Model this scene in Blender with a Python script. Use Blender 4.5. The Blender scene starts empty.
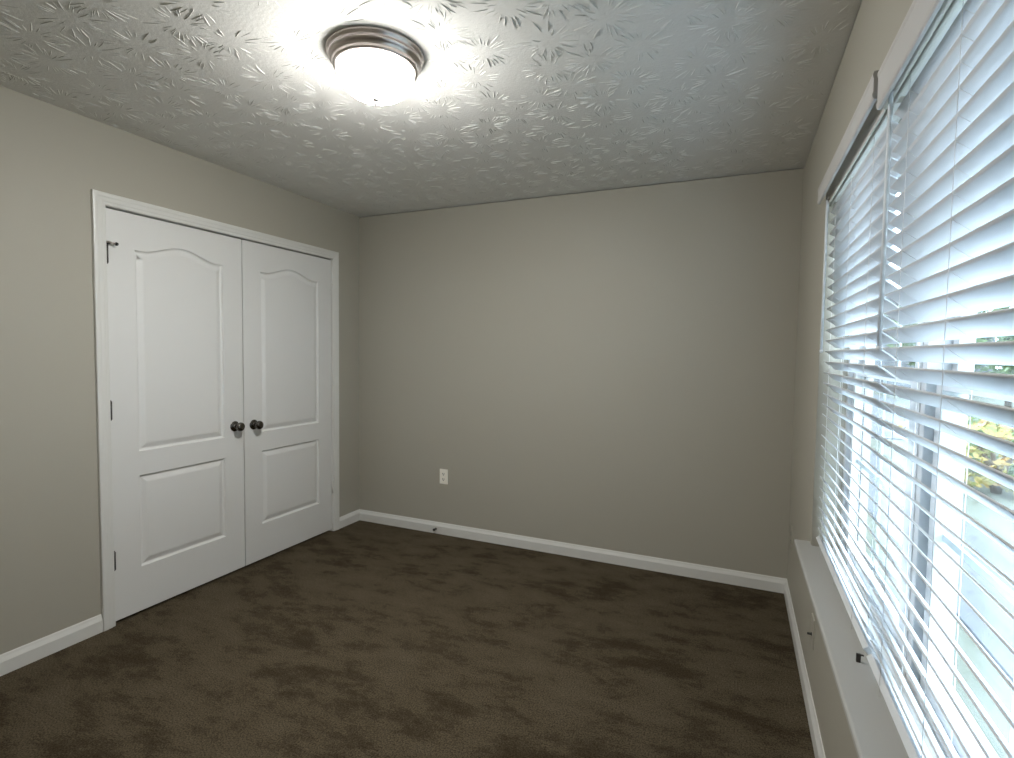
import bpy, bmesh, math, random
from mathutils import Matrix, Vector
random.seed(7)
PI = math.pi
S = bpy.context.scene
COL = S.collection

# ------------------------------------------------------------------ camera
W, D, H = 3.0967, 3.66, 2.44            # room: x 0..W, y -D..0, z 0..H
yaw, pitch, roll = 0.4117, -0.0506, 0.0135
fw = Vector((-math.sin(yaw)*math.cos(pitch), math.cos(yaw)*math.cos(pitch), math.sin(pitch)))
r0 = Vector((math.cos(yaw), math.sin(yaw), 0)); u0 = r0.cross(fw)
rr = r0*math.cos(roll) + u0*math.sin(roll); uu = u0*math.cos(roll) - r0*math.sin(roll)
cam_d = bpy.data.cameras.new('camera'); cam = bpy.data.objects.new('camera', cam_d); COL.objects.link(cam)
cam_d.sensor_fit = 'HORIZONTAL'; cam_d.sensor_width = 36.0; cam_d.lens = 36.0*528.83/1014
cam_d.clip_start = 0.02; cam_d.clip_end = 300
M4 = Matrix((rr, uu, -fw)).transposed().to_4x4(); M4.translation = Vector((2.7959, -3.4257, 1.3814))
cam.matrix_world = M4
S.camera = cam

# ------------------------------------------------------------------ light and exposure
SKY, DOME, EXPO = 12.0, 220.0, 0.0
w = bpy.data.worlds.new('overcast_sky'); S.world = w; w.use_nodes = True
wn = w.node_tree.nodes; wl = w.node_tree.links
bg = wn['Background']; bg.inputs['Strength'].default_value = SKY
tc = wn.new('ShaderNodeTexCoord'); sp = wn.new('ShaderNodeSeparateXYZ'); cr = wn.new('ShaderNodeValToRGB')
wl.new(tc.outputs['Generated'], sp.inputs[0]); wl.new(sp.outputs['Z'], cr.inputs[0]); wl.new(cr.outputs[0], bg.inputs['Color'])
cr.color_ramp.elements[0].position = 0.0; cr.color_ramp.elements[0].color = (0.74, 0.87, 1.0, 1)
cr.color_ramp.elements[1].position = 0.8; cr.color_ramp.elements[1].color = (0.68, 0.83, 1.0, 1)
S.view_settings.view_transform = 'Standard'; S.view_settings.look = 'None'
S.view_settings.exposure = EXPO; S.view_settings.gamma = 1.0; S.view_settings.use_curve_mapping = False

# ------------------------------------------------------------------ materials
def mat(name, col, rough=0.6, metal=0.0, spec=0.5):
    m = bpy.data.materials.new(name); m.use_nodes = True
    b = m.node_tree.nodes['Principled BSDF']
    b.inputs['Base Color'].default_value = (*col, 1); b.inputs['Roughness'].default_value = rough
    b.inputs['Metallic'].default_value = metal; b.inputs['Specular IOR Level'].default_value = spec
    return m
def nd(m, t, **kw):
    n = m.node_tree.nodes.new(t)
    for k, v in kw.items(): setattr(n, k, v)
    return n
def lk(m, a, b): m.node_tree.links.new(a, b)
def bsdf(m): return m.node_tree.nodes['Principled BSDF']
def noise(m, scale, detail=3, rough=0.5, stretch=None):
    t = nd(m, 'ShaderNodeTexCoord'); n = nd(m, 'ShaderNodeTexNoise')
    n.inputs['Scale'].default_value = scale; n.inputs['Detail'].default_value = detail; n.inputs['Roughness'].default_value = rough
    if stretch:
        mp = nd(m, 'ShaderNodeMapping'); mp.inputs['Scale'].default_value = stretch
        lk(m, t.outputs['Object'], mp.inputs[0]); lk(m, mp.outputs[0], n.inputs['Vector'])
    else: lk(m, t.outputs['Object'], n.inputs['Vector'])
    return n
def ramp(m, src, stops):
    r = nd(m, 'ShaderNodeValToRGB'); e = r.color_ramp.elements
    while len(e) < len(stops): e.new(0.5)
    for el, (p, c) in zip(e, stops): el.position = p; el.color = (*c, 1)
    lk(m, src, r.inputs[0]); return r
def bump(m, src, strength, dist, prev=None):
    b = nd(m, 'ShaderNodeBump'); b.inputs['Strength'].default_value = strength; b.inputs['Distance'].default_value = dist
    lk(m, src, b.inputs['Height'])
    if prev: lk(m, prev.outputs[0], b.inputs['Normal'])
    lk(m, b.outputs[0], bsdf(m).inputs['Normal']); return b

WALL = mat('wall_paint', (0.424, 0.405, 0.345), 0.55, 0, 0.3)
bump(WALL, noise(WALL, 260, 2).outputs[0], 0.25, 0.0006)
CEIL = mat('ceiling_texture_paint', (0.77, 0.762, 0.735), 0.9, 0, 0.05)
bump(CEIL, noise(CEIL, 75, 4, 0.6).outputs[0], 0.5, 0.0022)
TRIM = mat('trim_enamel', (0.72, 0.72, 0.695), 0.35)
DOORM = mat('door_enamel', (0.74, 0.742, 0.73), 0.42)
bump(DOORM, noise(DOORM, 120, 4, 0.6, (1, 1, 0.06)).outputs[0], 0.15, 0.0006)
SLAT = mat('blind_white', (0.73, 0.76, 0.79), 0.4)
bump(SLAT, noise(SLAT, 90, 3, 0.5, (1, 0.05, 1)).outputs[0], 0.08, 0.0005)
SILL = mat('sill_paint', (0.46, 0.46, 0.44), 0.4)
OUTL = mat('outlet_ivory', (0.93, 0.90, 0.82), 0.35)
PLAS = mat('white_plastic', (0.80, 0.79, 0.75), 0.35)
VINYL = mat('window_vinyl', (0.60, 0.61, 0.62), 0.35)
GASK = mat('jamb_track', (0.02, 0.022, 0.024), 0.8, 0, 0.1)
VALM = mat('valance_white', (0.56, 0.55, 0.54), 0.45)
CORD = mat('cord_white', (0.85, 0.85, 0.85), 0.7)
NICK = mat('brushed_nickel', (0.62, 0.56, 0.54), 0.28, 1.0)
bump(NICK, noise(NICK, 30, 2, 0.5, (1, 1, 40)).outputs[0], 0.08, 0.0004)
KNOBM = mat('dark_nickel', (0.13, 0.12, 0.11), 0.2, 1.0)
HINGE = mat('hinge_nickel', (0.09, 0.085, 0.08), 0.4, 1.0)
HWHITE = mat('hinge_painted', (0.70, 0.69, 0.66), 0.4)
DARK = mat('dark_slot', (0.03, 0.03, 0.03), 0.6)
RUB = mat('black_rubber', (0.02, 0.02, 0.02), 0.5)
WPLATE = mat('grey_painted_plate', (0.424, 0.405, 0.345), 0.4)
VOID = mat('closet_plaster', (0.30, 0.28, 0.25), 0.8)

CARP = mat('carpet_pile', (0.1, 0.08, 0.06), 0.95, 0, 0.1)
n1 = noise(CARP, 1.7, 3, 0.5, (1.0, 1.5, 1)); n4 = noise(CARP, 6.5, 5, 0.62, (0.75, 1.5, 1)); n2 = noise(CARP, 170, 3, 0.7); n5 = noise(CARP, 38, 3, 0.6)
def madd(m, a, k, b=None, c=0.0):
    n = nd(m, 'ShaderNodeMath', operation='MULTIPLY_ADD'); lk(m, a, n.inputs[0]); n.inputs[1].default_value = k
    if b is not None: lk(m, b, n.inputs[2])
    else: n.inputs[2].default_value = c
    return n.outputs[0]
f_ = madd(CARP, n4.outputs[0], 0.62, madd(CARP, n1.outputs[0], 0.38, madd(CARP, n5.outputs[0], 0.16, None, -0.08)))
c1 = ramp(CARP, f_, [(0.38, (0.048, 0.036, 0.021)), (0.45, (0.064, 0.050, 0.031)), (0.495, (0.084, 0.067, 0.043)), (0.62, (0.100, 0.082, 0.055))])
mx = nd(CARP, 'ShaderNodeMix', data_type='RGBA', blend_type='MULTIPLY'); mx.inputs[0].default_value = 1.0
c2 = ramp(CARP, n2.outputs[0], [(0.34, (0.38, 0.37, 0.35)), (0.66, (1.6, 1.6, 1.6))])
lk(CARP, c1.outputs[0], mx.inputs[6]); lk(CARP, c2.outputs[0], mx.inputs[7]); lk(CARP, mx.outputs[2], bsdf(CARP).inputs['Base Color'])
bb = bump(CARP, n2.outputs[0], 0.8, 0.006); bump(CARP, n5.outputs[0], 0.35, 0.012, bb)

GLASS = bpy.data.materials.new('window_glass'); GLASS.use_nodes = True
g = GLASS.node_tree; g.nodes.clear()
go = g.nodes.new('ShaderNodeOutputMaterial'); gm = g.nodes.new('ShaderNodeMixShader'); gt = g.nodes.new('ShaderNodeBsdfTransparent')
gg = g.nodes.new('ShaderNodeBsdfGlossy'); gl_ = g.nodes.new('ShaderNodeLayerWeight'); gp = g.nodes.new('ShaderNodeMath'); gp.operation = 'POWER'; gp.inputs[1].default_value = 4.5; g.links.new(gl_.outputs['Facing'], gp.inputs[0]); gf = g.nodes.new('ShaderNodeMath'); gf.operation = 'MULTIPLY_ADD'; gf.inputs[1].default_value = .45; gf.inputs[2].default_value = .03; g.links.new(gp.outputs[0], gf.inputs[0])
gg.inputs['Roughness'].default_value = 0.02; gt.inputs[0].default_value = (0.95, 0.98, 0.98, 1)
g.links.new(gf.outputs[0], gm.inputs[0]); g.links.new(gt.outputs[0], gm.inputs[1]); g.links.new(gg.outputs[0], gm.inputs[2]); g.links.new(gm.outputs[0], go.inputs[0])
GLOW = bpy.data.materials.new('lit_frosted_glass'); GLOW.use_nodes = True
ge = bsdf(GLOW); ge.inputs['Base Color'].default_value = (0.9, 0.9, 0.88, 1); ge.inputs['Emission Color'].default_value = (1.0, 0.983, 0.935, 1)
# bowl emission is graded down towards the rim to darken the nearby ceiling
gtc = nd(GLOW, 'ShaderNodeTexCoord'); gsp = nd(GLOW, 'ShaderNodeSeparateXYZ'); gmr = nd(GLOW, 'ShaderNodeMapRange', interpolation_type='SMOOTHSTEP')
lk(GLOW, gtc.outputs['Object'], gsp.inputs[0]); lk(GLOW, gsp.outputs['Z'], gmr.inputs['Value'])
gmr.inputs['From Min'].default_value = 2.385; gmr.inputs['From Max'].default_value = 2.297; gmr.inputs['To Min'].default_value = DOME*.05; gmr.inputs['To Max'].default_value = DOME
lk(GLOW, gmr.outputs['Result'], ge.inputs['Emission Strength'])

LAWN = mat('lawn_grass', (0.3, 0.35, 0.2), 0.9)
ramp_l = ramp(LAWN, noise(LAWN, 1.5, 8, 0.7).outputs[0], [(0.3, (0.05, 0.058, 0.036)), (0.7, (0.095, 0.098, 0.075))]); lk(LAWN, ramp_l.outputs[0], bsdf(LAWN).inputs['Base Color'])
CONC = mat('concrete', (0.07, 0.073, 0.082), 0.85)
bump(CONC, noise(CONC, 40, 4).outputs[0], 0.3, 0.003)
ASPH = mat('asphalt', (0.022, 0.025, 0.026), 0.9)
bump(ASPH, noise(ASPH, 60, 4).outputs[0], 0.5, 0.006)
def leafmat(name, a, b, c):
    m = mat(name, a, 0.6); r = ramp(m, noise(m, 4.5, 3).outputs[0], [(0.3, a), (0.5, b), (0.7, c)])
    lk(m, r.outputs[0], bsdf(m).inputs['Base Color']); return m
LEAFG = leafmat('leaf_green', (0.03, 0.055, 0.015), (0.065, 0.11, 0.03), (0.13, 0.165, 0.06))
LEAFY = leafmat('leaf_yellow', (0.09, 0.13, 0.03), (0.22, 0.18, 0.04), (0.25, 0.13, 0.03))
BARK = mat('bark', (0.10, 0.075, 0.05), 0.9)
SIDING = mat('house_siding', (0.085, 0.09, 0.10), 0.6)
ROOF = mat('roof_shingle', (0.05, 0.05, 0.055), 0.9)

# ------------------------------------------------------------------ mesh helpers
class MB:
    def __init__(s): s.bm = bmesh.new()
    def box(s, x0, x1, y0, y1, z0, z1, bev=0.0, seg=2, mi=0):
        t = bmesh.new()
        vs = [t.verts.new((x, y, z)) for x in (x0, x1) for y in (y0, y1) for z in (z0, z1)]
        for q in ((0,1,3,2), (4,6,7,5), (0,4,5,1), (2,3,7,6), (0,2,6,4), (1,5,7,3)): t.faces.new([vs[i] for i in q])
        if bev: bmesh.ops.bevel(t, geom=t.edges[:], offset=bev, segments=seg, affect='EDGES', profile=0.6)
        s.merge(t, mi); return s
    def merge(s, t, mi=0):
        mp = {v: s.bm.verts.new(v.co) for v in t.verts}
        for f in t.faces:
            nf = s.bm.faces.new([mp[v] for v in f.verts]); nf.material_index = mi; nf.smooth = f.smooth
        t.free()
    def lathe(s, prof, c, axis='z', n=48, smooth=True):
        rings = []
        for r, h in prof:
            ring = []
            for i in range(n if r > 1e-6 else 1):
                a = 2*PI*i/n; p, q = r*math.cos(a), r*math.sin(a)
                v = {'z': (p, q, h), 'x': (h, p, q), 'y': (p, h, q)}[axis]
                ring.append(s.bm.verts.new((c[0]+v[0], c[1]+v[1], c[2]+v[2])))
            rings.append(ring)
        for a, b in zip(rings, rings[1:]):
            for i in range(n):
                j = (i+1) % n
                q = [a[i % len(a)], a[j % len(a)], b[j % len(b)], b[i % len(b)]]
                u = []
                for v in q:
                    if v not in u: u.append(v)
                if len(u) > 2:
                    f = s.bm.faces.new(u); f.smooth = smooth
        return s
    def tube(s, pts, r, n=8, cap=True):
        pts = [Vector(p) for p in pts]; rings = []
        for i, p in enumerate(pts):
            d = (pts[min(i+1, len(pts)-1)] - pts[max(i-1, 0)]).normalized()
            a = d.orthogonal().normalized() if abs(d.z) < .95 else (Vector((1, 0, 0)) - d*d.x).normalized()
            b = d.cross(a); rad = r[i] if isinstance(r, (list, tuple)) else r
            rings.append([s.bm.verts.new(p + a*rad*math.cos(2*PI*k/n) + b*rad*math.sin(2*PI*k/n)) for k in range(n)])
        for a, b in zip(rings, rings[1:]):
            for k in range(n):
                f = s.bm.faces.new((a[k], a[(k+1) % n], b[(k+1) % n], b[k])); f.smooth = True
        if cap: s.bm.faces.new(rings[0][::-1]); s.bm.faces.new(rings[-1])
        return s
    def prism(s, prof, f, h0, h1, smooth=False):
        """extrude a closed 2-D profile: f(a, b, h) -> xyz"""
        A = [s.bm.verts.new(f(a, b, h0)) for a, b in prof]; B = [s.bm.verts.new(f(a, b, h1)) for a, b in prof]
        n = len(prof)
        for i in range(n):
            q = s.bm.faces.new((A[i], A[(i+1) % n], B[(i+1) % n], B[i])); q.smooth = smooth
        s.bm.faces.new(A[::-1]); s.bm.faces.new(B); return s
    def build(s, name, mats, parent=None, loc=None):
        bmesh.ops.recalc_face_normals(s.bm, faces=s.bm.faces[:])
        me = bpy.data.meshes.new(name); s.bm.to_mesh(me); s.bm.free()
        for m in (mats if isinstance(mats, (list, tuple)) else [mats]): me.materials.append(m)
        o = bpy.data.objects.new(name, me); COL.objects.link(o)
        if loc is not None:
            me.transform(Matrix.Translation(-Vector(loc))); o.location = loc
        if parent: attach(o, parent)
        return o
def wpos(o):
    return (wpos(o.parent) if o.parent else Vector((0, 0, 0))) + o.location
def attach(o, parent):
    o.location = o.location - wpos(parent); o.parent = parent
def tag(o, label, cat, group=None, kind=None):
    if label: o['label'] = label
    if cat: o['category'] = cat
    if group: o['group'] = group
    if kind: o['kind'] = kind
    return o
def empty(name, loc, label=None, cat=None, group=None):
    o = bpy.data.objects.new(name, None); COL.objects.link(o); o.location = loc; o.empty_display_size = 0.1
    return tag(o, label, cat, group)
def struct(mb, name, m, label, cat, parent=None, loc=None):
    o = mb.build(name, m, parent, loc)
    if not parent: tag(o, label, cat, None, 'structure')
    return o

# ------------------------------------------------------------------ room shell
T = 0.14
struct(MB().box(-0.9, W+0.2, -D-0.2, 0.2, -0.12, 0.0), 'floor', CARP, 'dark brown plush carpet covering the whole bedroom floor', 'carpet')

# ceiling slab with brushed-on radial ridges of texture compound
mb = MB(); mb.box(-0.9, W+0.2, -D-0.2, 0.2, H, H+0.1)
def ridge(cx, cy, ang, L, wd, h, kind):
    ca, sa = math.cos(ang), math.sin(ang); rows = []
    prof = [(-1, 0), (-.42, 1), (0, .35), (.42, 1), (1, 0)] if kind else [(-1, 0), (-.35, .9), (.15, 1), (1, 0)]
    bend = random.uniform(-.06, .06)
    for t in (0, .12, .35, .65, .88, 1):
        wv = wd*max(.06, math.sin(PI*min(max(t, .02), .98))**.7); hv = h*math.sin(PI*t)**.6 if 0 < t < 1 else 0
        off = bend*L*math.sin(PI*t)
        rows.append([mb.bm.verts.new((cx + ca*L*t - sa*(a*wv+off), cy + sa*L*t + ca*(a*wv+off), H + .0004 - hv*b)) for a, b in prof])
    for a, b in zip(rows, rows[1:]):
        for i in range(len(prof)-1):
            f = mb.bm.faces.new((a[i], a[i+1], b[i+1], b[i])); f.smooth = True
step = 0.205; iy = 0
yy = -D
while yy < 0.05:
    xx = 0.02 + (0.5*step if iy % 2 else 0)
    while xx < W+.05:
        px, py = xx + random.uniform(-.05, .05), yy + random.uniform(-.05, .05)
        nst = random.randint(24, 34); a0 = random.uniform(0, 6.28); gap = random.uniform(0, 6.28)
        for k in range(nst):
            a = a0 + 2*PI*k/nst + random.uniform(-.09, .09)
            if abs((a-gap+PI) % (2*PI) - PI) < .3: continue
            ri = random.uniform(.026, .062); L = random.uniform(.030, .078)
            x0, y0 = px + ri*math.cos(a), py + ri*math.sin(a); a += random.uniform(-.15, .15); x1, y1 = x0 + L*math.cos(a), y0 + L*math.sin(a)
            if min(x0, x1) < .01 or max(x0, x1) > W-.01 or min(y0, y1) < -D+.01 or max(y0, y1) > -.012: continue
            if math.hypot(x1-1.571, y1+1.833) < .185 or math.hypot(x0-1.571, y0+1.833) < .185: continue
            ridge(x0, y0, a, L, random.uniform(.0016, .0034), random.uniform(.0015, .0033), random.random() < .35)
        xx += step
    yy += step*.87; iy += 1
struct(mb, 'ceiling', CEIL, 'off-white ceiling with stomp-brushed crow foot texture', 'ceiling')

CY0, CY1, CZ = -1.850, -0.311, 2.054        # closet opening between the jambs
GAP = 0.007
mb = MB()
mb.box(-T, 0, -D, CY0-.02, 0, H); mb.box(-T, 0, CY1+.02, 0, 0, H); mb.box(-T, 0, CY0-.02, CY1+.02, CZ+.02, H)
struct(mb, 'wall_left', WALL, 'warm grey painted wall around the closet doors', 'wall')
struct(MB().box(-T, W+0.19, 0, T, 0, H-GAP), 'wall_back', WALL, 'warm grey painted wall opposite the camera with one outlet', 'wall')
struct(MB().box(-T, W+0.19, -D-T, -D, 0, H), 'wall_front', WALL, 'warm grey painted wall behind the camera', 'wall')
RY0, RY1, RZ0, RZ1 = -2.79, -0.945, 0.575, 2.045     # window recess
X1 = W + 0.19
mb = MB()
mb.box(W, X1, RY1, 0, 0, H-GAP); mb.box(W, X1, -D, RY0, 0, H-GAP); mb.box(W, X1, RY0, RY1, RZ1, H-GAP); mb.box(W, X1, RY0, RY1, 0, RZ0)
struct(mb, 'wall_right', WALL, 'warm grey painted wall around the window', 'wall')
# closet interior
mb = MB(); mb.box(-.80, -.76, CY0-.3, CY1+.3, 0, H); mb.box(-.76, -T, CY0-.3, CY0-.26, 0, H); mb.box(-.76, -T, CY1+.25, CY1+.29, 0, H)
struct(mb, 'wall_closet', VOID, 'plaster wall inside the closet behind the closed doors', 'wall')

# baseboards
BP = [(0, 0), (.014, 0), (.014, .057), (.0125, .0605), (.0065, .074), (.0045, .0815), (.0025, .0855), (0, .0855)]
mb = MB().prism(BP, lambda a, b, h: (a, h, b), -D, CY0-.062)
mb.prism(BP, lambda a, b, h: (a, h, b), CY1+.062, 0)
struct(mb, 'baseboard_left', TRIM, 'white baseboard along the closet wall on both sides of the doors', 'baseboard')
struct(MB().prism(BP, lambda a, b, h: (h, -a, b), 0, W), 'baseboard_back', TRIM, 'white baseboard along the back wall', 'baseboard')
struct(MB().prism(BP, lambda a, b, h: (W-a, h, b), -D, 0), 'baseboard_right', TRIM, 'white baseboard under the window along the right wall', 'baseboard')

# closet casing and jambs
CP = [(0, 0), (0, .009), (.006, .011), (.014, .0115), (.020, .014), (.034, .0145), (.040, .0165), (.050, .017), (.056, .016), (.058, .013), (.058, 0)]
mb = MB()
oy0, oy1, oz = CY0-.002, CY1+.002, CZ+.002
def casing_ring(off, dep):
    return [(dep, oy0-off, 0), (dep, oy0-off, oz+off), (dep, oy1+off, oz+off), (dep, oy1+off, 0)]
rings = [[mb.bm.verts.new(p) for p in casing_ring(a, b)] for a, b in CP]
for a, b in zip(rings, rings[1:]+rings[:1]):
    for i in range(3): mb.bm.faces.new((a[i], a[i+1], b[i+1], b[i]))
for i in (0, 3): mb.bm.faces.new([r[i] for r in rings])
mb.box(-T, .001, CY0-.019, CY0, 0, CZ+.019); mb.box(-T, .001, CY1, CY1+.019, 0, CZ+.019); mb.box(-T, .001, CY0, CY1, CZ, CZ+.019)
struct(mb, 'trim_1', TRIM, 'white moulded casing framing the pair of closet doors', 'door casing')

# ------------------------------------------------------------------ closet doors
def offset_poly(pts, d):
    """inset a counter-clockwise polygon by d"""
    n = len(pts); out = []
    for i in range(n):
        p0, p1, p2 = Vector(pts[i-1]), Vector(pts[i]), Vector(pts[(i+1) % n])
        e1, e2 = (p1-p0).normalized(), (p2-p1).normalized()
        n1, n2 = Vector((-e1.y, e1.x)), Vector((-e2.y, e2.x)); b = (n1+n2)
        b = b/max(1e-6, b.length); k = d/max(.35, b.dot(n1)); out.append(tuple(p1 + b*k))
    return out
def door_leaf(name, y0, y1, hinge_left):
    x = -.004; th = .035; z0, z1 = .016, 2.046
    mb = MB(); bm = mb.bm
    wv = y1-y0; m_ = .130
    a0, a1 = y0+m_, y1-m_
    arch = [(a0, .848), (a1, .848), (a1, 1.870)]
    N = 28
    for i in range(1, N):
        u = i/N; v = min(1, max(0, (min(u, 1-u)-.09)/.41))
        arch.append((a1+(a0-a1)*u, 1.870 + .050*(v*v*(3-2*v))**.85))
    arch.append((a0, 1.870))
    low = [(a0, .247), (a1, .247), (a1, .724), (a0, .724)]
    outer = [(y0, z0), (y1, z0), (y1, z1), (y0, z1)]
    loops = []
    for pts in (outer, arch, low):
        vs = [bm.verts.new((x, p[0], p[1])) for p in pts]; loops.append(vs)
    edges = []
    for vs in loops:
        for i in range(len(vs)): edges.append(bm.edges.new((vs[i], vs[(i+1) % len(vs)])))
    bmesh.ops.triangle_fill(bm, edges=edges, use_beauty=True)
    for pts, vs in ((arch, loops[1]), (low, loops[2])):
        prev = vs
        for ins, dep in ((.005, .009), (.010, .0115), (.015, .0115), (.036, .0035), (.043, .0022)):
            q = [bm.verts.new((x-dep, p[0], p[1])) for p in offset_poly(pts, ins)]
            for i in range(len(q)): bm.faces.new((prev[i], prev[(i+1) % len(q)], q[(i+1) % len(q)], q[i]))
            prev = q
        bm.faces.new(prev)
    o = loops[0]; bk = [bm.verts.new((x-th, p[0], p[1])) for p in outer]
    for i in range(4): bm.faces.new((o[i], bk[i], bk[(i+1) % 4], o[(i+1) % 4]))
    bm.faces.new(bk)
    d = mb.build(name, DOORM, None, (x, y0 if hinge_left else y1, z0))
    return d
DM = -1.087
def knob(parent, y, z):
    prof = [(0, 0), (.031, 0), (.032, .002), (.030, .005), (.021, .008), (.0135, .010), (.0115, .016), (.0115, .026), (.014, .031),
            (.021, .036), (.0262, .043), (.0275, .050), (.0258, .057), (.020, .0625), (.010, .065), (0, .0655)]
    MB().lathe(prof, (-.004, y, z), 'x', 40).build('door_knob', KNOBM, parent)
def hinge(parent, y, z, m, hh=.089):
    mb = MB().tube([(.0035, y, z-hh/2), (.0035, y, z+hh/2)], .0066, 12)
    mb.tube([(.0035, y, z+hh/2), (.0035, y, z+hh/2+.005)], .0038, 10); mb.tube([(.0035, y, z-hh/2-.005), (.0035, y, z-hh/2)], .0038, 10)
    for k in (1, 2, 3, 4): mb.lathe([(.0067, -.0006), (.0071, 0), (.0067, .0006)], (.0035, y, z-hh/2+hh*k/5), 'z', 12)
    return mb.build('hinge', m, parent)
d1 = door_leaf('door_1', -1.8455, DM-.0035, True)
tag(d1, 'left white two-panel closet door with arched top panel, the one with the hinge-pin stop', 'door', 'pair of closet doors', 'structure')
d2 = door_leaf('door_2', DM+.0035, -.3155, False)
tag(d2, 'right white two-panel closet door with arched top panel, nearer the back wall', 'door', 'pair of closet doors', 'structure')
knob(d1, -1.152, .908); knob(d2, -1.014, .902)
for z in (1.83, 1.072, .325): hinge(d1, -1.8485, z, HINGE)
for z in (1.83, 1.077, .343): hinge(d2, -.3130, z, HWHITE)
# hinge-pin door stop on the top left hinge
mb = MB(); zs = 1.883
mb.tube([(.004, -1.8485, zs), (.010, -1.841, zs+.002), (.016, -1.836, zs-.002), (.020, -1.818, zs-.004)], [.0055, .005, .0045, .0045], 10)
mb.lathe([(0, 0), (.008, 0), (.008, .004), (0, .004)], (.0035, -1.8485, zs-.003), 'z', 16)
st = mb.build('door_stop', NICK, d1)
MB().lathe([(0, 0), (.0075, .001), (.0085, .005), (.0075, .010), (0, .011)], (.020, -1.818, zs-.004), 'y', 16).build('rubber_tip', RUB, st)
MB().lathe([(0, 0), (.006, .001), (.0065, .004), (0, .006)], (.017, -1.846, zs-.010), 'z', 14).build('rubber_tip', RUB, st)

# ------------------------------------------------------------------ ceiling lamp
LX, LY = 1.571, -1.833
L = empty('ceiling_lamp', (LX, LY, H), 'round flush ceiling lamp with brushed nickel rim and glowing white glass bowl', 'ceiling lamp')
pan = [(0, 0), (.178, 0), (.1805, -.004), (.179, -.010), (.172, -.014), (.170, -.020), (.173, -.023), (.1725, -.028), (.166, -.033), (.158, -.040), (.157, -.046),
       (.159, -.049), (.157, -.054), (.150, -.058), (.143, -.058), (.140, -.050), (0, -.050)]
pan = [(a*.945, b) for a, b in pan]
MB().lathe(pan, (LX, LY, H), 'z', 96).build('rim', NICK, L)
bowl = [(.1445, -.056)] + [(.1445*math.cos(t)**.82, -.060-.098*math.sin(t)) for t in [PI/2*i/14 for i in range(15)]]
bowl[-1] = (0, -.158)
bowl = [(a*.945, b*.985) for a, b in bowl]
MB().lathe(bowl, (LX, LY, H), 'z', 72).build('glass_bowl', GLOW, L)
MB().lathe([(0, -.156), (.011, -.157), (.0125, -.160), (.009, -.163), (.004, -.165), (.0045, -.169), (.006, -.172), (.0045, -.176), (0, -.178)], (LX, LY, H), 'z', 24).build('finial', NICK, L)

# ------------------------------------------------------------------ outlets and small wall fittings
def duplex(root, f, m, slots):
    """f(a, b, d): a along the wall, b up, d out of the wall"""
    mb = MB(); pts = [(-.0345, -.0565), (.0345, -.0565), (.0345, .0565), (-.0345, .0565)]
    prev = [mb.bm.verts.new(f(a, b, 0)) for a, b in pts]
    for k, d in ((1, .003), (.94, .0055)):
        q = [mb.bm.verts.new(f(a-math.copysign(.0345*(1-k), a), b-math.copysign(.0345*(1-k), b), d)) for a, b in pts]
        for i in range(4): mb.bm.faces.new((prev[i], prev[(i+1) % 4], q[(i+1) % 4], q[i]))
        prev = q
    mb.bm.faces.new(prev); mb.build('cover_plate', m, root)
    if not slots: return
    for s in (-1, 1):
        mb = MB(); c = s*.0205; n = 20; ring = []
        for i in range(n):
            t = 2*PI*i/n; ring.append((max(-.0165, min(.0165, .019*math.cos(t))), c + max(-.0135, min(.0135, .0165*math.sin(t)))))
        a = [mb.bm.verts.new(f(p[0], p[1], .005)) for p in ring]; b = [mb.bm.verts.new(f(p[0], p[1], .0075)) for p in ring]
        for i in range(n): mb.bm.faces.new((a[i], a[(i+1) % n], b[(i+1) % n], b[i]))
        mb.bm.faces.new(b); rc = mb.build('receptacle', m, root)
        mb = MB()
        for da, db, wa, wb in ((-.0065, .003, .0019, .0050), (.0065, .003, .0019, .0043), (0, -.0075, .0032, .0032)):
            vs = [mb.bm.verts.new(f(da+i*wa, c+db+j*wb, d)) for d in (.0070, .0079) for i, j in ((-1, -1), (1, -1), (1, 1), (-1, 1))]
            for q in ((0,1,2,3), (4,5,6,7), (0,1,5,4), (1,2,6,5), (2,3,7,6), (3,0,4,7)): mb.bm.faces.new([vs[i] for i in q])
        mb.build('slots', DARK, rc)
    mb = MB(); vs = [[mb.bm.verts.new(f(r*math.cos(i*PI/6), r*math.sin(i*PI/6), d)) for i in range(12)] for r, d in ((.0034, .005), (.003, .0066))]
    for i in range(12): mb.bm.faces.new((vs[0][i], vs[0][(i+1) % 12], vs[1][(i+1) % 12], vs[1][i]))
    mb.bm.faces.new(vs[1]); mb.build('screw', m, root)
r = empty('wall_outlet', (.792, 0, .440), 'white duplex power outlet on the back wall above the baseboard', 'outlet')
duplex(r, lambda a, b, d: (.792+a, -d, .440+b), OUTL, True)
r = empty('wall_outlet', (W, -.205, .395), 'wall-coloured outlet plate on the window wall between the corner and the sill end', 'outlet')
duplex(r, lambda a, b, d: (W-d, -.205+a, .395+b), WPLATE, True)
r = empty('wall_jack', (W, -1.115, .318), 'wall-coloured plate with a dark jack on the window wall under the sill', 'wall jack')
duplex(r, lambda a, b, d: (W-d, -1.115+a, .318+b), WPLATE, False)
MB().lathe([(0, 0), (.006, 0), (.006, .003), (.0045, .004), (.0045, .016), (0, .016)], (0, 0, 0), 'x', 14).build('jack', DARK, None)
o = bpy.data.objects['jack']; o.rotation_euler = (0, 0, PI); o.parent = r; o.location = (-.005, 0, -.012)
r = empty('baseboard_bumper', (.734, -.013, .036), 'small dark stub poking out of the back baseboard below the outlet', 'door bumper')
MB().lathe([(0, .0), (.009, .0), (.009, -.003), (.005, -.004), (.005, -.022), (0, -.022)], (.734, -.0125, .036), 'y', 16).build('screw_base', HINGE, r)
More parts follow.
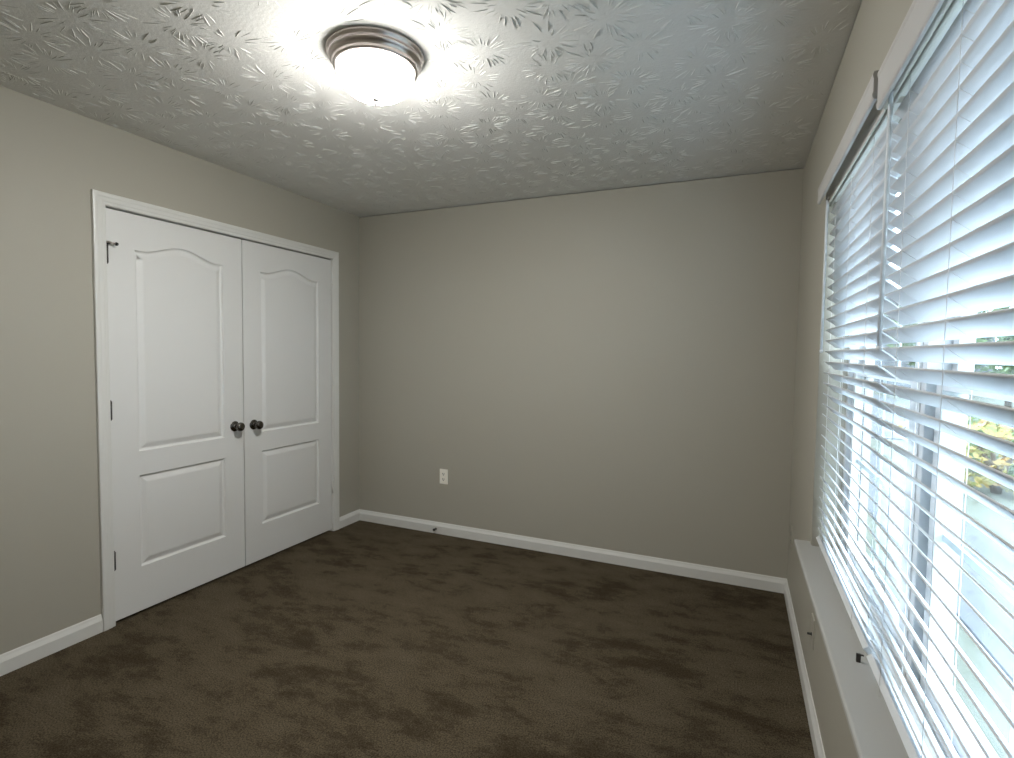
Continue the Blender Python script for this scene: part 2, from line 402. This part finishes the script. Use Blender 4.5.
MB().lathe([(0, -.020), (.0095, -.021), (.0105, -.026), (.0095, -.033), (0, -.034)], (.734, -.0125, .036), 'y', 16).build('rubber_tip', RUB, r)

# ------------------------------------------------------------------ window sill board
mb = MB(); ZS = .602
prof = [(W-.058, RY0-.05), (W-.058, -.897), (W+.003, -.897), (W+.003, -.955), (W+.030, -.955), (W+.030, -.947), (W+.10, -.947), (W+.10, RY0+.002), (W-.001, RY0+.002), (W-.001, RY0-.05)]
mb.prism(prof, lambda a, b, h: (a, b, h), ZS-.020, ZS)
bmesh.ops.bevel(mb.bm, geom=[e for e in mb.bm.edges if abs(e.verts[0].co.x-(W-.058)) < 1e-5 and abs(e.verts[1].co.x-(W-.058)) < 1e-5 and abs(e.verts[0].co.z-e.verts[1].co.z) < 1e-5], offset=.006, segments=3, affect='EDGES', profile=.5)
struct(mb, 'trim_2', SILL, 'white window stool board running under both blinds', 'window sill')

# ------------------------------------------------------------------ windows (two double-hung units side by side)
XF0, XF1 = W+.10, W+.18
MUL = (RY0+RY1)/2
def window_unit(n, y0, y1, label):
    z0, z1 = ZS-.02, RZ1
    mb = MB()
    for a in ((y0, y0+.034, z0, z1), (y1-.034, y1, z0, z1), (y0+.034, y1-.034, z1-.034, z1), (y0+.034, y1-.034, z0, z0+.040)): mb.box(XF0, XF1, *a, .002)
    f = mb.build('window_%d' % n, VINYL, None); tag(f, label, 'window', 'pair of double-hung windows', 'structure')
    mb = MB(); mb.box(XF0+.026, XF0+.050, y1-.066, y1-.0345, z0+.04, 1.33); mb.box(XF0+.026, XF0+.050, y0+.0345, y0+.066, z0+.04, 1.33)
    mb.build('jamb_track', GASK, f)
    zm = 1.325
    for nm, xa, za, zb in (('upper_sash', XF0+.045, zm-.02, z1-.036), ('lower_sash', XF0+.010, z0+.041, zm+.022)):
        ya, yb = (y0+.0665, y1-.0665) if nm == 'lower_sash' else (y0+.036, y1-.036); s_ = .036
        mb = MB()
        for a in ((ya, ya+s_, za, zb), (yb-s_, yb, za, zb), (ya+s_, yb-s_, zb-s_, zb), (ya+s_, yb-s_, za, za+s_)): mb.box(xa, xa+.030, *a, .003)
        so = mb.build(nm, VINYL, f)
        MB().box(xa+.012, xa+.016, ya+s_-.004, yb-s_+.004, za+s_-.004, zb-s_+.004).build('pane', GLASS, so)
        mb = MB(); yc = (ya+yb)/2; zc = (za+zb)/2
        mb.box(xa+.0165, xa+.0225, yc-.008, yc+.008, za+s_, zb-s_); mb.box(xa+.0165, xa+.0225, ya+s_, yc-.008, zc-.008, zc+.008); mb.box(xa+.0165, xa+.0225, yc+.008, yb-s_, zc-.008, zc+.008)
        mb.build('muntins', VINYL, so)
    mb = MB(); mb.box(XF0-.004, XF0+.010, (y0+y1)/2-.03, (y0+y1)/2+.03, zm+.004, zm+.018, .003); mb.build('sash_lock', VINYL, f)
    return f
window_unit(1, MUL+.012, RY1, 'white double-hung window behind the blind farther from the camera')
window_unit(2, RY0, MUL-.012, 'white double-hung window behind the blind nearer the camera')
struct(MB().box(XF0-.002, XF1, MUL-.012, MUL+.012, ZS-.02, RZ1), 'trim_3', VINYL, 'white mullion post between the two windows', 'window mullion')

# ------------------------------------------------------------------ blinds
XS = W+.034; PITCH = .0422; ZTOP = 1.319 + 15*PITCH      # z of slat front edges
SW = .049
def tilt_at(z): return math.radians(38 + max(0, 1.38-z)*24)
def slat_mesh(yl):
    me = bpy.data.meshes.new('slat'); bm = bmesh.new()
    prof = []; n = 6
    for i in range(n+1):
        a = -SW/2 + SW*i/n; prof.append((a, .0014 + .0012*(1-(2*a/SW)**2)))
    for i in range(n, -1, -1):
        a = -SW/2 + SW*i/n; prof.append((a, -.0014 + .0012*(1-(2*a/SW)**2)))
    A, B = [[bm.verts.new((a, h, b)) for a, b in prof] for h in (-yl/2, yl/2)]
    m_ = len(prof)
    for i in range(m_):
        f = bm.faces.new((A[i], A[(i+1) % m_], B[(i+1) % m_], B[i])); f.smooth = i not in (n, m_-1)
    bm.faces.new(A[::-1]); bm.faces.new(B)
    bmesh.ops.recalc_face_normals(bm, faces=bm.faces[:]); bm.to_mesh(me); bm.free(); me.materials.append(SLAT); return me
def blind(y0, y1, vy0, vy1, vd, vz0, vz1, label, bracket):
    """y1 is the far end"""
    yc = (y0+y1)/2; yl = y1-y0
    root = empty('window_blind', (XS, yc, RZ1), label, 'window blind', 'white blinds in the window recess')
    x = W-vd
    P = [(x, vz0+.004), (x+.003, vz0), (x+.010, vz0), (x+.012, vz0+.010), (x+.012, vz1), (x+.002, vz1), (x-.001, vz1-.006), (x-.001, vz1-.012), (x+.001, vz1-.018), (x+.001, vz0+.016), (x-.001, vz0+.012)]
    mb = MB().prism(P, lambda a, b, h: (a, h, b), vy0, vy1)
    mb.build('valance', VALM, root)
    mb = MB(); zt = RZ1-.004; zr = 1.990
    hp = [(W+.001, zt), (W+.001, zr-.010), (W+.003, zr-.012), (W+.007, zr-.012), (W+.009, zr-.010), (W+.009, zr+.004), (W+.013, zr+.004), (W+.013, zr-.010), (W+.015, zr-.012), (W+.019, zr-.012), (W+.021, zr-.010), (W+.021, zr), (W+.050, zr), (W+.056, zr-.004), (W+.058, zr+.002), (W+.058, zt)]
    mb.prism(hp, lambda a, b, h: (a, h, b), y0, y1); mb.build('headrail', PLAS, root)
    me = slat_mesh(yl); zb = ZS+.010
    z = ZTOP; zs_ = []
    while z > ZS+.072:
        t = tilt_at(z); zc = z - SW/2*math.sin(t); zs_.append((zc, t))
        o = bpy.data.objects.new('slat', me); COL.objects.link(o); o.location = (XS + random.uniform(-.0006, .0006), yc + random.uniform(-.001, .001), zc); o.rotation_euler = (random.uniform(-.0006, .0006), t + random.uniform(-.02, .02), 0)
        attach(o, root); z -= PITCH
    # bottom rail
    mb = MB(); mb.box(-.0255, .0255, y0, y1, -.008, .008, .003, 3); br = mb.build('bottom_rail', SLAT, None); br.rotation_euler = (0, math.radians(50), 0); br.location = (XS, 0, ZS+.0265); attach(br, root)
    if bracket:
        mb = MB(); mb.box(XS-.034, XS-.024, y0+.004, y0+.012, ZS+.0005, ZS+.022, .0015); mb.box(XS-.0245, XS-.0175, y0+.006, y0+.010, ZS+.018, ZS+.021)
        mb.build('hold_down_bracket', HINGE, root)
    # ladders: front and back strings with rungs under each slat
    k_ = SW/2+.0015; cx_ = k_*math.cos(math.radians(40))
    for dy in (-.29, .02, .31):
        mb = MB(); y = yc+dy
        mb.tube([(XS-cx_, y, zr), (XS-cx_, y, ZS+.015)], .0007, 5); mb.tube([(XS+cx_, y, zr), (XS+cx_, y, ZS+.015)], .0007, 5)
        for zc, t in zs_: mb.tube([(XS-k_*math.cos(t), y+.003, zc+k_*math.sin(t)-.0026), (XS+k_*math.cos(t), y+.003, zc-k_*math.sin(t)-.0026)], .0005, 4)
        mb.build('ladder_cord', CORD, root)
    # tilt wand at the far end
    yw = y1-.060; xw = W-.005
    mb = MB(); mb.tube([(xw, yw, 1.985), (xw, yw-.004, 1.70), (xw, yw-.006, 1.405)], [.0048, .0048, .0048], 6)
    mb.tube([(xw, yw-.006, 1.407), (xw, yw-.006, 1.395)], [.0058, .0050], 8)
    wd = mb.build('tilt_wand', SLAT, root)
    MB().tube([(xw, yw, 1.978), (xw+.001, yw, 1.996), (xw+.008, yw, 2.003), (xw+.014, yw, 2.000)], .0022, 6).build('wand_hook', PLAS, wd)
    return root
blind(-1.865, -.968, -1.91, -.955, .031, 1.990, 2.055, 'white horizontal slat blind nearer the back wall, with its lower corner bracket on the sill', True)
blind(-2.780, -1.900, -2.80, -1.93, .026, 1.955, 2.045, 'white horizontal slat blind nearer the camera, cut off by the right picture edge', False)

# ------------------------------------------------------------------ outdoors
GZ = -.35
struct(MB().box(W+.19, 60, -40, 60, GZ-.2, GZ), 'ground', LAWN, 'pale lawn outside the window', 'lawn')
tag(MB().box(4.2, 5.1, -40, 10, GZ, GZ+.02).build('sidewalk', CONC), 'pale concrete walk crossing the lawn outside', 'walkway', None, 'structure')
tag(MB().box(3.7, 8.6, 10, 28, GZ, GZ+.025).build('driveway', CONC), 'pale concrete driveway at the far end of the walk', 'driveway', None, 'structure')
tag(MB().box(14.0, 18.5, -40, 60, GZ, GZ+.015).build('street', ASPH), 'grey asphalt street beyond the lawn', 'street', None, 'structure')
def shrub(name, x, y, rad, hgt, m, label, group, trunk=0.0):
    root = empty(name, (x, y, GZ), label, name.replace('_', ' '), group)
    mb = MB(); bm = mb.bm
    for i in range(int(1500*min(2.2, rad))):
        v = Vector((random.gauss(0, 1), random.gauss(0, 1), random.gauss(0, 1))).normalized()*random.uniform(.62, 1.0)**.5
        k = 1+.18*math.sin(5*v.x+y)+.15*math.sin(6*v.y+x)
        p = Vector((v.x*rad*k, v.y*rad*k, trunk + hgt/2 + v.z*hgt/2*k)); sz = random.uniform(.05, .11)*max(.8, rad)
        a = Vector((random.gauss(0, 1), random.gauss(0, 1), random.gauss(0, .6))).normalized(); b = a.orthogonal().normalized()
        if p.z < .03: continue
        q = [p-a*sz, p+b*sz*.5, p+a*sz, p-b*sz*.5]
        vs = [bm.verts.new(Vector((x, y, GZ))+c) for c in q]; bm.faces.new(vs)
    mb.build('foliage', m, root)
    mb = MB()
    for k in range(4 if not trunk else 1):
        a = k*1.6; e = 0 if trunk else rad*.4
        mb.tube([(x, y, GZ-.02), (x+e*.4*math.cos(a), y+e*.4*math.sin(a), GZ+(trunk+hgt)*.35), (x+e*math.cos(a), y+e*math.sin(a), GZ+(trunk+hgt*.6))], [.05+trunk*.05, .04+trunk*.04, .015], 7)
    mb.build('stems' if not trunk else 'trunk', BARK, root)
SH = [(5.9, 5.3, .50, 1.00, LEAFY, 'yellow-orange leafy shrub outside, seen between the slats at the right picture edge'), (6.2, 6.6, .52, .95, LEAFG, 'low green shrub outside, next in the row after the yellow-orange one'),
      (6.0, 7.9, .50, 1.05, LEAFY, 'second yellow-leaved shrub outside, farther down the row'), (6.4, 9.2, .42, 1.15, LEAFG, 'green shrub outside, last of the row beside the driveway')]
for x, y, a, b, m, l in SH: shrub('garden_shrub', x, y, a, b, m, l, 'shrubs along the walk outside')
TR = [(11.0, 15.5, 1.7, 3.2, 'green tree outside, nearest of the three past the shrubs'), (11.6, 20.8, 1.9, 4.0, 'green tree outside, middle of the three past the shrubs'), (11.0, 26.5, 1.8, 4.4, 'green tree outside, farthest of the three, by the pale house')]
for x, y, a, b, l in TR: shrub('garden_tree', x, y, a, b, LEAFG, l, 'trees past the shrubs outside', 1.0)
hs = empty('house', (10, 36, GZ), 'pale sided house far down the driveway, mostly hidden by the blinds', 'house')
MB().box(6, 15, 32, 41, GZ, 2.8).build('siding', SIDING, hs)
MB().prism([(5.6, 2.8), (15.4, 2.8), (10.5, 5.2)], lambda a, b, h: (a, h, b), 31.6, 41.4).build('roof', ROOF, hs)
